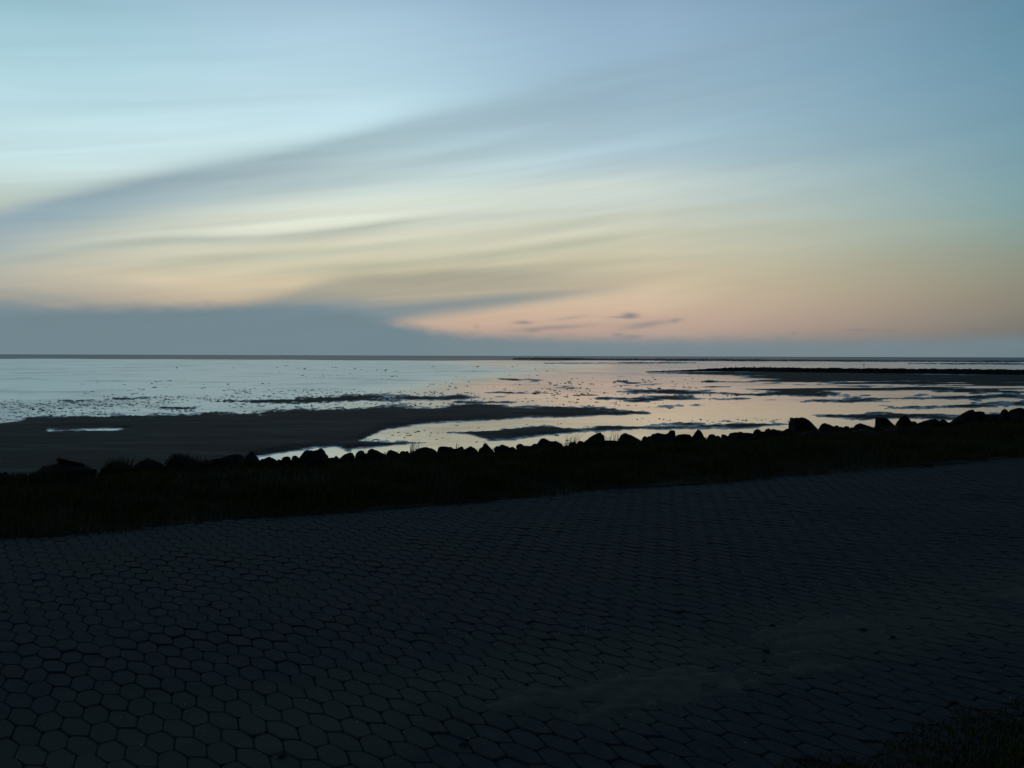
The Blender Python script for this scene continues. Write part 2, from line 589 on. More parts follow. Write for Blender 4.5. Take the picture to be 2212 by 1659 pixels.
def ground_z(s, p):
    s = np.asarray(s, float); p = np.asarray(p, float)
    n = fbm(s * 0.7, p * 0.7, 3) - 0.5
    rise = np.interp(s, [-12, -4, 6, 20, 40], [0.0, 0.02, 0.05, 0.16, 0.2])
    prof = np.interp(p, [-60, -12, -9.3, -9.0, -8.9, -0.35, -0.12, 1.2, 3.2, 4.3, 7.8, 10, 60],
                     [0.9, 0.25, 0.03, 0.0, -0.10, -0.07, 0.0, 0.04, 0.13, 0.1, -2.0, -2.3, -2.4])
    w = np.clip((p - 0.2) / 1.5, 0, 1) * np.clip((5.0 - p) / 1.0, 0, 1)
    w2 = np.clip((-9.1 - p) / 0.8, 0, 1)
    wl = np.clip((p + 0.5) / 0.3, 0, 1) * np.clip((1.0 - p) / 0.5, 0, 1)
    n = n + wl * (fbm(s * 4, p * 4, 5) - 0.5) * 0.3
    return prof + wl * n * 0.10 + w * (rise + n * 0.16) + w2 * n * 0.1 + np.clip((p - 4.3) / 1.0, 0, 1) * n * 0.3 * np.clip((9 - p) / 2, 0, 1)


def build_ground():
    s = np.concatenate([np.linspace(-160, -14, 30), np.linspace(-13.5, 42, 400), np.linspace(45, 320, 40)])
    p = np.concatenate([np.linspace(-120, -12, 14), np.linspace(-11, -9.3, 10), [-9.2, -9.1, -9.0, -8.9, -6, -3, -1], np.linspace(-.6, .3, 14),
                        np.linspace(0.4, 9.5, 60), [12, 20, 40]])
    S, P = np.meshgrid(s, p)
    X, Y = sp2xy(S, P)
    Z = ground_z(S, P)
    me = np_mesh('ground', np.stack([X, Y, Z], -1).reshape(-1, 3), quads=grid_quads(*S.shape))
    tag(make_obj('ground', me, M_soil), kind='structure')


build_ground()


# ------------------------------------------------------------------ road and its stones
def road_z(s, p):
    return (fbm(np.asarray(s) * 0.55, np.asarray(p) * 0.55, 11, 3) - 0.5) * 0.035


def build_road():
    s = np.concatenate([np.linspace(-40, -10, 40), np.linspace(-9.9, 12, 320), np.linspace(12.2, 90, 160)])
    p = np.linspace(-9.0, 0.0, 130)
    S, P = np.meshgrid(s, p)
    X, Y = sp2xy(S, P)
    Z = road_z(S, P) - 0.0055 - 0.010 * np.clip((fbm(S * 2.2, P * 2.2, 14, 4) - 0.32) / 0.3, 0, 1)
    me = np_mesh('road', np.stack([X, Y, Z], -1).reshape(-1, 3), quads=grid_quads(*S.shape))
    road = tag(make_obj('road', me, M_joint), kind='structure')

    # zigzag interlocking stones: hexagon-like, two mirrored cuts in alternate columns
    PER, PITCH, DU, W1, W2 = 0.285, 0.113, 0.034, 0.158, 0.127
    JOINT = (0.050, -0.019)
    shapes = []
    for dw in JOINT:
        ring = np.array([(0, 0), (-DU, -W1), (0, -PER), (PITCH - DU, -dw - PER), (PITCH, -dw - W2), (PITCH - DU, -dw)])
        ring = ring - ring.mean(0)
        def inset(r0, d):
            out = r0.copy(); n_ = len(r0)
            for i in range(n_):
                e1 = r0[i] - r0[i - 1]; e2 = r0[(i + 1) % n_] - r0[i]
                n1 = np.array([-e1[1], e1[0]]) / np.linalg.norm(e1)
                n2 = np.array([-e2[1], e2[0]]) / np.linalg.norm(e2)
                out[i] = r0[i] + (n1 + n2) / (1 + n1 @ n2) * d
            return out
        c0 = inset(ring, 0.0021)
        # worn, rounded corners: two points per corner
        rr = []
        for i in range(6):
            e1 = c0[i - 1] - c0[i]; e2 = c0[(i + 1) % 6] - c0[i]
            rr += [c0[i] + e1 / np.linalg.norm(e1) * 0.016, c0[i] + e2 / np.linalg.norm(e2) * 0.016]
        rr = np.array(rr)
        ins = inset(rr, 0.007)
        shapes.append(np.concatenate([np.c_[ins, np.zeros(12)], np.c_[rr, np.full(12, -0.007)], np.c_[rr * 0.985, np.full(12, -0.045)]]))
    sf = [tuple(range(12))]
    for r0 in (0, 12):
        for i in range(12):
            j = (i + 1) % 12
            sf.append((r0 + 12 + i, r0 + 12 + j, r0 + j, r0 + i))
    g0 = px_ground((300 + 690 * .20796) / 2.53125, (1650 + 1040 * .20796) / 2.53125)
    s0, p0 = xy2sp(g0.x, g0.y)
    items = []
    for i in range(-140, 260):
        k = i % 2
        sh = -(i // 2) * (JOINT[0] + JOINT[1] - 2 * W1 + PER) - (JOINT[0] - W1 if k else 0)
        sh = (sh + p0) % PER
        dw = JOINT[k]
        cu = (0 - DU + 0 + PITCH - DU + PITCH + PITCH - DU) / 6
        cw = -(0 + W1 + PER + dw + PER + dw + W2 + dw) / 6
        s_ = s0 + i * PITCH + cu
        if s_ < -13 or s_ > 24:
            continue
        for j in range(0, 33):
            p_ = sh + cw + PER - j * PER
            if p_ < -8.85 or p_ > -0.06:
                continue
            x, y = sp2xy(s_, p_)
            if y < 1.5 or abs(x) > 0.60 * y + 3.2:
                continue
            items.append((float(y), s_, p_, float(x), k))
    vis = [it for it in items if 4.3 < it[0] and abs(it[3]) < 0.54 * it[0]]
    vis.sort()
    single = set((round(i[1], 3), round(i[2], 3)) for i in vis[:300])
    mes = [np_mesh('paving_stone', q, faces=sf, smooth=False) for q in shapes]
    for q in mes:
        q.materials.append(M_paver)
    allv, allf = [], []
    r = np.random.default_rng(5)
    for (y, s_, p_, x, kind) in items:
        z = float(road_z(s_, p_)) + r.normal(0, 0.0014) - (0.002 if r.uniform() < 0.05 else 0)
        rot = Matrix.Translation((x, y, z)) @ Matrix.Rotation(TH + r.normal(0, 0.012), 4, 'Z') \
            @ Matrix.Rotation(r.normal(0, 0.012), 4, 'X') @ Matrix.Rotation(r.normal(0, 0.012), 4, 'Y')
        if (round(s_, 3), round(p_, 3)) in single:
            o = make_obj('paving_stone', mes[kind], None, road)
            o.matrix_world = rot
        else:
            m3 = np.array(rot)
            vv = shapes[kind] @ m3[:3, :3].T + m3[:3, 3]
            k = len(allv) * 36
            allv.append(vv)
            allf.extend(tuple(q + k for q in f) for f in sf)
    me = np_mesh('paving_field', np.concatenate(allv), faces=allf, smooth=False)
    tag(make_obj('paving_field', me, M_paver, road), kind='stuff')
    return road


build_road()


# sand blown along the landward third of the road, filling the joints
def build_sand():
    s = np.arange(-11, 12, 0.03)
    p = np.arange(-8.2, -5.2, 0.03)
    S, P = np.meshgrid(s, p)
    X, Y = sp2xy(S, P)
    c = -6.82 + (fbm(S * 0.5, S * 0 + 3, 21, 3) - 0.5) * 0.45
    m = np.exp(-((P - c) / 0.6) ** 2) * np.clip((S + 5.4) / 1.6, 0.35, 1)
    n = fbm(S * 1.1, P * 2.6, 22, 5)
    n2 = fbm(S * 5, P * 9, 29, 4)
    h = -0.034 + m * (n * 0.092 - 0.012) + (n2 - 0.5) * 0.022 + (fbm(S * 14, P * 14, 28, 3) - 0.5) * 0.010
    h = np.minimum(h, 0.004 + (n2 - 0.5) * 0.008)
    Z = road_z(S, P) + h
    me = np_mesh('sand_drift', np.stack([X, Y, Z], -1).reshape(-1, 3), quads=grid_quads(*S.shape))
    tag(make_obj('sand_drift', me, M_sand), kind='stuff')


build_sand()


# ------------------------------------------------------------------ tidal flat
# Mud bars measured off the photograph: (x, top, bottom) in photo pixels along each bar.
BARS = [
    # the big bar on the left
    [(-500, 1092, 1260), (0, 1067, 1250), (90, 1056, 1250), (203, 1048, 1240), (366, 1043, 1230), (560, 1040, 1205), (640, 1038, 1160),
     (760, 1034, 1141), (900, 1030, 1126), (945, 1028, 1100), (985, 1027, 1087), (1044, 1026, 1081), (1101, 1026, 1072),
     (1207, 1026, 1064), (1330, 1026, 1060), (1451, 1027, 1057), (1532, 1035, 1054), (1593, 1039, 1051), (1640, 1045, 1048)],
    # spur running into the pool
    [(880, 1105, 1140), (960, 1112, 1133), (1000, 1116, 1126), (1080, 1119, 1122)],
    # middle bar and its tail
    [(1135, 1093, 1097), (1190, 1090, 1102), (1240, 1086, 1116), (1341, 1078, 1110), (1410, 1076, 1102), (1483, 1080, 1094), (1530, 1082, 1092)],
    [(1480, 1084, 1092), (1530, 1078, 1093), (1614, 1070, 1090), (1700, 1073, 1087), (1780, 1068, 1088), (1880, 1066, 1085), (1960, 1068, 1080), (2010, 1072, 1077)],
    [(2030, 1054, 1056), (2080, 1049, 1058), (2200, 1042, 1062), (2282, 1044, 1063), (2343, 1049, 1063), (2465, 1045, 1060), (2600, 1043, 1056), (3000, 1030, 1050)],
    [(2205, 1029, 1032), (2241, 1025, 1038), (2384, 1024, 1034), (2424, 1023, 1033), (2592, 1015, 1029), (3000, 1004, 1022)],
    [(2285, 1008, 1011), (2322, 1001, 1012), (2420, 999, 1012), (2506, 1000, 1010), (2590, 1000, 1006), (2900, 996, 1003)],
    [(2030, 1014, 1016), (2090, 1011, 1018), (2180, 1010, 1017), (2245, 1013, 1015)],
    [(1920, 996, 1002), (1980, 989, 1002), (2035, 987, 1003), (2110, 993, 1003), (2195, 999, 1001)],
    [(1515, 1008, 1010), (1600, 1005, 1011), (1720, 1004, 1013), (1830, 1004, 1014), (1900, 1009, 1012)],
    [(1618, 1030, 1032), (1690, 1024, 1031), (1750, 1023, 1028), (1800, 1024, 1026)],
    [(1500, 990, 992), (1650, 988, 995), (1780, 988, 997), (1880, 993, 1000), (1920, 999, 1001)],
    [(380, 1032, 1034), (440, 1027, 1035), (560, 1024, 1034), (660, 1026, 1031)],
    [(520, 1014, 1016), (600, 1009, 1019), (760, 1005, 1020), (900, 1002, 1017), (1060, 1000, 1013), (1170, 1001, 1011), (1210, 1006, 1008)],
    [(1150, 1017, 1019), (1220, 1015, 1020), (1300, 1017, 1019)],
    [(150, 1016, 1018), (210, 1013, 1018), (270, 1013, 1016)],
    [(280, 1010, 1012), (350, 1006, 1012), (410, 1006, 1009)],
    # dark foreland in front of the groyne, and the far bank below the horizon
    [(1640, 941, 945), (1760, 938, 948), (1900, 936, 952), (2150, 938, 958), (2400, 942, 960), (3000, 950, 964)],
    [(1300, 904, 911), (1600, 906, 913), (2000, 909, 915), (2592, 911.5, 917), (3200, 914, 920)],
    [(1380, 918, 920), (1600, 916, 920), (1760, 917, 919)],
    [(2300, 918, 921), (2500, 918, 923), (3000, 920, 925)],
]
POOLS = [[(120, 1089.6, 1091), (180, 1088.4, 1091.2), (240, 1086.6, 1090.4), (280, 1084.8, 1090), (300, 1085, 1087)],
         [(715, 1152, 1156), (770, 1149, 1160), (860, 1148, 1165)]]


def build_flat():
    D = np.concatenate([np.arange(0.6, 6, 0.2), np.arange(6, 30, 0.35), np.arange(30, 112, 0.5), np.arange(112, 215, 3)])
    A = np.concatenate([np.linspace(-1.2, -0.58, 30), np.linspace(-0.57, 0.57, 1000), np.linspace(0.58, 1.2, 30)])
    Yd = FPX * (CAM_H - MUD_Z) / D
    AA, DD = np.meshgrid(A, D)
    YY = FPX * (CAM_H - MUD_Z) / DD
    XX = AA * YY
    xs = 1296 + AA * FPX * 2.53125
    ys = 896.3 + 8.2 * xs / 2592 + DD * 2.53125
    # ragged edges: streaky noise, coarser near the viewer
    n1 = fbm(xs / 90, ys / 9, 31, 4) - 0.5
    n2 = fbm(xs / 14, ys / 3.5, 37, 3) - 0.5
    rag = n1 * 12 * np.clip(DD / 35, 0.15, 1) + n2 * 4.5 * np.clip(DD / 35, 0.1, 1)
    lvl = np.full(xs.shape, -9.0)
    for bar in BARS:
        bx, bt, bb = (np.array(v, float) for v in zip(*bar))
        t = np.interp(xs, bx, bt); b = np.interp(xs, bx, bb)
        over = np.maximum(np.maximum(bx[0] - xs, xs - bx[-1]), 0) * 0.25
        sd = np.minimum((ys - t) * 0.55, b - ys) - over
        lvl = np.maximum(lvl, sd)
    for pool in POOLS:
        bx, bt, bb = (np.array(v, float) for v in zip(*pool))
        t = np.interp(xs, bx, bt); b = np.interp(xs, bx, bb)
        over = np.maximum(np.maximum(bx[0] - xs, xs - bx[-1]), 0) * 0.25
        sd = np.minimum(ys - t, b - ys) - over
        lvl = np.minimum(lvl, -sd * 1.2)
    # half-drained flats under the groyne on the right, and faint streaks in the middle
    z1 = np.clip((xs - 1720) / 320, 0, 1) * np.clip((ys - 946) / 6, 0, 1) * np.clip((1000 - ys) / 14, 0, 1)
    st = fbm(xs / 260, ys / 4.6, 41, 4)
    lvl = np.maximum(lvl, (st - 0.37) * 36 * z1 - 9 * (1 - z1))
    z2 = np.clip((xs - 1000) / 300, 0, 1) * np.clip((ys - 940) / 20, 0, 1) * np.clip((1030 - ys) / 10, 0, 1)
    st2 = fbm(xs / 75, ys / 4.2, 43, 4)
    lvl = np.maximum(lvl, (st2 - 0.69) * 40 * z2 - 9 * (1 - z2))
    n3 = fbm(xs / 7, ys / 2.2, 47, 3) - 0.5
    rag = rag + n3 * 9 * np.clip((1150 - xs) / 300, 0, 1) * np.clip((1062 - ys) / 14, 0, 1)
    # shore: everything close in is mud below the stones on the left
    lvl = np.where(ys > 1230, np.maximum(lvl, (ys - 1230) * 0.3), lvl)
    h = np.clip(lvl + rag, -10, 14) * 0.0075
    # relief of the mud itself
    h = h + (fbm(XX * 0.8, YY * 0.5, 51, 3) - 0.5) * 0.02 * (h > 0)
    h = h * np.clip(1 + 6 / DD, 1, 4)
    ZZ = MUD_Z + h
    me = np_mesh('mud_flat', np.stack([XX, YY, ZZ], -1).reshape(-1, 3), quads=grid_quads(*AA.shape)[:, ::-1])
    tag(make_obj('mud_flat', me, M_mud), kind='structure')

    y1 = FPX * (CAM_H - MUD_Z) / 4.6
    vs = [(-1.3 * 8 - 60, 8.0, MUD_Z), (1.3 * 8 + 60, 8.0, MUD_Z), (1.3 * y1 + 60, y1 + 250, MUD_Z), (-1.3 * y1 - 60, y1 + 250, MUD_Z)]
    tag(make_obj('tidal_water', np_mesh('tidal_water', vs, faces=[(0, 1, 2, 3)]), M_water), kind='structure')
    # open water beyond the flats, its near edge wandering with the banks
    a = np.linspace(-1.3, 1.3, 500)
    de = 4.7 + (fbm(a * 9, a * 0 + 1, 81, 4) - .5) * 1.6 - 0.5 * (a > 0) * np.clip(a, 0, .5) * 2
    rows = [np.stack([a * FPX * 3.5 / (de * k), FPX * 3.5 / (de * k), np.full(500, z)], -1)
            for k, z in ((1.0, MUD_Z - .004), (.97, MUD_Z + .012), (.5, MUD_Z + .012), (.1, MUD_Z + .012), (.005, MUD_Z + .012))]
    me = np_mesh('sea', np.concatenate(rows), quads=grid_quads(5, 500))
    tag(make_obj('sea', me, M_sea), kind='structure')


build_flat()


def flat_xy(xsrc, ysrc):
    a = (xsrc - 1296) / (FPX * 2.53125)
    d = (ysrc - 896.3 - 8.2 * xsrc / 2592) / 2.53125
    y = FPX * (CAM_H - MUD_Z) / d
    return a * y, y


def build_lumps():
    """Small mud lumps and weed standing out of the film of water."""
    pts = []
    zones = [(0, 260, 1020, 1072, 330), (0, 420, 1012, 1040, 130), (380, 700, 1000, 1020, 60), (250, 460, 1004, 1026, 60),
             (560, 900, 985, 1006, 110), (800, 1130, 990, 1012, 130), (600, 1250, 1019, 1030, 90), (200, 700, 960, 1000, 40),
             (1080, 1500, 965, 1020, 90), (1400, 1800, 955, 1004, 80), (1000, 1450, 1070, 1120, 30), (960, 1140, 1085, 1115, 14),
             (1300, 1700, 1016, 1034, 40), (1600, 2010, 1058, 1068, 24), (700, 1500, 925, 960, 40)]
    for x0, x1, ya, yb, n in zones:
        for _ in range(n):
            cx, cy = random.uniform(x0, x1), random.uniform(ya, yb)
            for k in range(random.choice((1, 1, 2, 3))):
                pts.append(flat_xy(cx + random.gauss(0, 7), cy + random.gauss(0, 0.8)))
    bm = bmesh.new()
    bmesh.ops.create_icosphere(bm, subdivisions=1, radius=1.0)
    bv = np.array([v.co[:] for v in bm.verts]); bf = np.array([[v.index for v in f.verts] for f in bm.faces])
    bm.free()
    V_, F_ = [], []
    r = np.random.default_rng(9)
    for k, (x, y) in enumerate(pts):
        w = r.uniform(0.022, 0.07) * (y / 60)
        sc = np.array([w * r.uniform(0.9, 1.9), w * r.uniform(0.8, 2.0), w * r.uniform(0.2, 0.45)])
        vv = bv * sc * (1 + r.normal(0, 0.18, (len(bv), 1)))
        V_.append(vv + np.array([x, y, MUD_Z + sc[2] * 0.2]))
        F_.append(bf + k * len(bv))
    me = np_mesh('mud_lumps', np.concatenate(V_), tris=np.concatenate(F_))
    tag(make_obj('mud_lumps', me, M_lump), kind='stuff')


build_lumps()


# ------------------------------------------------------------------ groyne, stakes, birds
def tube(bm, p0, p1, r0, r1, n=6):
    p0, p1 = Vector(p0), Vector(p1)
    ax = (p1 - p0).normalized()
    a = ax.orthogonal().normalized(); b = ax.cross(a)
    ring = []
    for p, r in ((p0, r0), (p1, r1)):
        ring.append([bm.verts.new(p + (a * math.cos(t) + b * math.sin(t)) * r) for t in [2 * math.pi * k / n for k in range(n)]])
    for k in range(n):
        bm.faces.new((ring[0][k], ring[0][(k + 1) % n], ring[1][(k + 1) % n], ring[1][k]))
    bm.faces.new(ring[1]); bm.faces.new(ring[0][::-1])


def bm_obj(name, bm, mat, parent=None, smooth=False):
    me = bpy.data.meshes.new(name)
    bm.normal_update()
    bm.to_mesh(me); bm.free()
    me.polygons.foreach_set('use_smooth', [smooth] * len(me.polygons))
    return make_obj(name, me, mat, parent)


def build_groyne():
    st = [(1640, 941, .12), (1700, 940, .22), (1762, 939, .38), (1800, 939, .62), (1880, 939, .95), (2000, 941.5, 1.0),
          (2200, 943.5, 1.0), (2592, 948, 1.02), (3300, 957, 1.05)]
    P = np.array([flat_xy(x, y) for x, y, h in st]); H = np.array([h for *_, h in st])
    seg = np.r_[0, np.cumsum(np.linalg.norm(np.diff(P, axis=0), axis=1))]
    t = np.arange(0, seg[-1], 0.28)
    X = np.interp(t, seg, P[:, 0]); Y = np.interp(t, seg, P[:, 1]); h = np.interp(t, seg, H)
    tx, ty = np.gradient(X), np.gradient(Y)
    ln = np.hypot(tx, ty); nx, ny = -ty / ln, tx / ln
    prof = [(-2.0, -.25), (-1.3, .3), (-.8, .72), (-.35, .96), (0, 1.0), (.35, .95), (.8, .7), (1.3, .3), (2.0, -.25)]
    V_ = np.zeros((len(t), len(prof), 3))
    for j, (w, z) in enumerate(prof):
        n = vnoise(t * 1.6, t * 0 + j * 1.3, 61) - 0.45
        n2 = vnoise(t * 0.5, t * 0 + 5, 62) - 0.5
        ww = w * (0.5 + 0.6 * h)
        V_[:, j, 0] = X + nx * ww; V_[:, j, 1] = Y + ny * ww
        V_[:, j, 2] = MUD_Z + h * z * (1 + 0.08 * n2) + n * 0.30 * np.minimum(h, .8) * (z > 0)
    root = bpy.data.objects.new('stone_groyne', None)
    COL.objects.link(root)
    root.location = (float(P[4, 0]), float(P[4, 1]), MUD_Z)
    tag(root, 'long low dark stone groyne running out across the wet flats', 'groyne')
    me = np_mesh('mound', V_.reshape(-1, 3) - np.array(root.location), quads=grid_quads(len(t), len(prof)))
    make_obj('mound', me, M_groyne, root)
    # weathered post stubs along the crest
    for x in (1836, 1862, 1908, 1934, 1950, 2418, 2454):
        bm = bmesh.new()
        gx, gy = flat_xy(x, np.interp(x, [s[0] for s in st], [s[1] for s in st]))
        hh = float(np.interp(x, [s[0] for s in st], H))
        q = Vector((gx, gy, MUD_Z)) - root.location
        tube(bm, q + Vector((0, 0, hh - .2)), q + Vector((0.03, 0, hh + random.uniform(.2, .36))), .09, .075, 7)
        bm_obj('post_stub', bm, M_wood, root)


build_groyne()


def stake(x, y, h, r, label, lean=0.0, branches=0, group=None):
    gx, gy = flat_xy(x, y)
    bm = bmesh.new()
    n = 5
    for k in range(n):
        z0, z1 = -0.3 + (h + .3) * k / n, -0.3 + (h + .3) * (k + 1) / n
        tube(bm, (lean * z0 + 0.01 * math.sin(k * 2), 0, z0), (lean * z1 + 0.01 * math.sin(k * 2 + 2), 0, z1), r * (1 - .09 * k), r * (1 - .09 * (k + 1)))
    if branches:
        for (z, dx_, dz_) in ((.62, -.45, .5), (.62, .32, .55), (.8, -.2, .4), (.75, .5, .25)):
            tube(bm, (lean * h * z, 0, h * z), (lean * h * z + dx_, .05, h * z + dz_), r * .6, r * .25)
    o = bm_obj('branch_beacon' if branches else 'wooden_stake', bm, M_wood)
    o.location = (gx, gy, MUD_Z)
    tag(o, label, 'channel marker' if branches else 'stake', group)


stake(1768, 938.5, 1.45, .05, 'thin upright stake standing at the tip of the dark groyne', 0.0, 0, 'stakes beside the groyne')
stake(1883, 937, 1.5, .07, 'thickest stake rising from the groyne crest with a knobbed top', 0.02, 0, 'stakes beside the groyne')
stake(1678, 940, .62, .05, 'short stub stake on the low tail beyond the groyne tip, farther from the groyne', .05, 0, 'stakes beside the groyne')
stake(1694, 940, .66, .05, 'short stub stake on the low tail beyond the groyne tip, nearer the groyne', -.04, 0, 'stakes beside the groyne')
stake(2187, 931, 1.3, .06, 'forked branch marker standing in the water behind the long groyne', -.1, 1)


def build_bird_mesh(flap):
    """One wading gull: body, neck, head, bill, tail and legs grown as one skin."""
    joints = [(0, 0, .30), (.11, 0, .32), (.19, 0, .39), (.235, 0, .435), (.315, 0, .425), (-.14, 0, .29), (-.27, 0, .275),
              (.0, .03, .21), (.015, .035, .11), (.0, .035, .0), (.0, -.03, .21), (.015, -.035, .11), (.0, -.035, .0)]
    rad = [.085, .075, .04, .047, .008, .06, .02, .022, .009, .009, .022, .009, .009]
    ed = [(0, 1), (1, 2), (2, 3), (3, 4), (0, 5), (5, 6), (0, 7), (7, 8), (8, 9), (0, 10), (10, 11), (11, 12)]
    if flap:
        joints += [(.02, .10, .36), (-.03, .26, .47), (.02, -.10, .36), (-.03, -.26, .47)]
        rad += [.035, .015, .035, .015]
        ed += [(0, 13), (13, 14), (0, 15), (15, 16)]
    me = bpy.data.meshes.new('wading_bird')
    me.from_pydata(joints, ed, [])
    o = bpy.data.objects.new('tmp_bird', me)
    COL.objects.link(o)
    sk = o.modifiers.new('s', 'SKIN')
    for v, r_ in zip(me.skin_vertices[0].data, rad):
        v.radius = (r_, r_)
    me.skin_vertices[0].data[0].use_root = True
    o.modifiers.new('d', 'SUBSURF').levels = 1
    dg = bpy.context.evaluated_depsgraph_get()
    out = bpy.data.meshes.new_from_object(o.evaluated_get(dg))
    out.name = 'wading_bird'
    bpy.data.objects.remove(o)
    out.materials.clear()
    out.materials.append(M_bird)
    return out


ME_B1, ME_B2 = build_bird_mesh(False), build_bird_mesh(True)
BIRDS = [(976, 941, 1.25, 0, 'largest dark bird standing far out on the pale wet flat', .4),
         (954, 938.5, .8, 0, 'small bird just left of the largest one on the wet flat', 2.6),
         (914, 938, .75, 0, 'lone small bird a little apart on the inshore side of two others', 0.2),
         (447, 933, 1.0, 0, 'dark bird standing alone on the grey flat above the weed patches', .3),
         (590, 933, .7, 0, 'tiny bird between the lone grey flat bird and the group of three', 2.9),
         (1207, 931, 1.15, 1, 'bird with raised wings on the flat where the reflection turns peach', .9)]
for x, y, sc, flap, lab, rz in BIRDS:
    gx, gy = flat_xy(x, y)
    o = make_obj('wading_bird', ME_B2 if flap else ME_B1)
    o.location = (gx, gy, MUD_Z - 0.005)
    o.rotation_euler.z = rz
    o.scale = (sc,) * 3
    tag(o, lab, 'bird', 'birds standing on the wet flats')
WADER = ('tiny wader at the seaward tip of the row on the thin dark bar, well apart',
         'tiny wader second in the row on the thin dark bar, alone',
         'tiny wader in mid row on the thin bar, before the close trio',
         'tiny wader of the close trio on the thin bar, standing first towards the open pool',
         'tiny wader in the middle of the close trio on the thin dark bar',
         'tiny wader of the close trio standing nearest the groyne end of the bar')
for k, (x, y) in enumerate(((1709, 1004), (1752, 1004.5), (1798, 1005), (1842, 1005.5), (1852, 1005), (1866, 1006))):
    gx, gy = flat_xy(x, y)
    o = make_obj('small_wader', ME_B1)
    o.location = (gx, gy, MUD_Z + 0.015)
    o.rotation_euler.z = k * 1.9
    o.scale = (.5,) * 3
    tag(o, WADER[k], 'bird', 'waders on the thin mud bar')


# ------------------------------------------------------------------ boulders along the ridge
def rock_mesh(hw, depth, zt, zb, prof, seed):
    """Boulder whose outline from the road follows prof ((u, height share) pairs); zt above, zb below its seat."""
    bm = bmesh.new()
    bmesh.ops.create_icosphere(bm, subdivisions=4, radius=1.0)
    v = np.array([q.co[:] for q in bm.verts])
    f = np.array([[w.index for w in q.verts] for q in bm.faces])
    bm.free()
    r = np.random.default_rng(seed)
    # blocky: push the unit ball towards a rounded box
    k = 0.62
    nrm = (np.abs(v) ** (1 / k)).sum(1) ** k
    v = v / nrm[:, None] ** 0.75
    # chip flats off it
    for _ in range(9):
        n = r.normal(0, 1, 3); n /= np.linalg.norm(n); n[2] *= 0.6
        d = v @ n
        lim = r.uniform(0.72, 0.95)
        over = np.maximum(d - lim, 0)
        v = v - over[:, None] * n * 0.85
    xm = np.abs(v[:, 0]).max(); v[:, 0] /= xm
    px_, pz_ = (np.array(q, float) for q in zip(*prof))
    H = np.interp(v[:, 0] * 0.5 + 0.5, px_, pz_)
    # top of the ball at this x
    bins = np.clip(((v[:, 0] + 1) * 20).astype(int), 0, 40)
    top = np.full(41, 1e-3)
    np.maximum.at(top, bins, v[:, 2])
    share = np.clip(v[:, 2] / np.maximum(top[bins], 0.12), -9, 1.0)
    z = np.where(v[:, 2] >= 0, share * H * zt, v[:, 2] * zb)
    x = v[:, 0] * hw; y = v[:, 1] * depth
    q = np.stack([x, y, z], -1)
    sc_ = 5.0 / max(hw, .15)
    n = (fbm(x * sc_ * .5 + y * 1.7 + seed, z * sc_ * .5 + y * 2.3, seed % 97, 3) - 0.5)
    q += (v / (np.linalg.norm(v, axis=1)[:, None] + 1e-6)) * n[:, None] * 0.09 * min(hw, zt + .1)
    return np_mesh('boulder', q, tris=f, smooth=False)


PK = {
    'round': [(0, .0), (.06, .45), (.2, .82), (.4, .98), (.55, 1), (.75, .9), (.92, .55), (1, .0)],
    'rightslope': [(0, .0), (.05, .55), (.16, .92), (.3, 1), (.5, .86), (.75, .62), (.93, .3), (1, 0)],
    'leftslope': [(0, .0), (.1, .3), (.35, .62), (.6, .9), (.78, 1), (.9, .86), (.96, .5), (1, 0)],
    'peak': [(0, .0), (.12, .4), (.3, .75), (.45, 1), (.58, .94), (.75, .6), (.9, .25), (1, 0)],
    'spike': [(0, .0), (.05, .7), (.12, .97), (.25, 1), (.4, .8), (.65, .5), (.9, .15), (1, 0)],
    'flat': [(0, .0), (.04, .6), (.12, .9), (.3, .97), (.6, 1), (.85, .96), (.95, .7), (1, 0)],
    'block': [(0, .0), (.01, .9), (.03, .98), (.25, .97), (.42, 1), (.55, .86), (.75, .5), (.93, .25), (1, 0)],
    'twin': [(0, .0), (.1, .45), (.22, .84), (.35, .88), (.5, .78), (.6, .86), (.74, 1), (.84, .8), (.93, .35), (1, 0)],
    'step': [(0, .0), (.04, .45), (.2, .55), (.3, .8), (.45, .84), (.7, .8), (.78, .98), (.9, 1), (.97, .6), (1, 0)],
    'hump2': [(0, .0), (.1, .5), (.25, .92), (.36, 1), (.5, .82), (.68, .84), (.8, .7), (.93, .3), (1, 0)],
    'dome': [(0, .0), (.1, .5), (.3, .85), (.5, 1), (.7, .85), (.9, .5), (1, 0)],
}
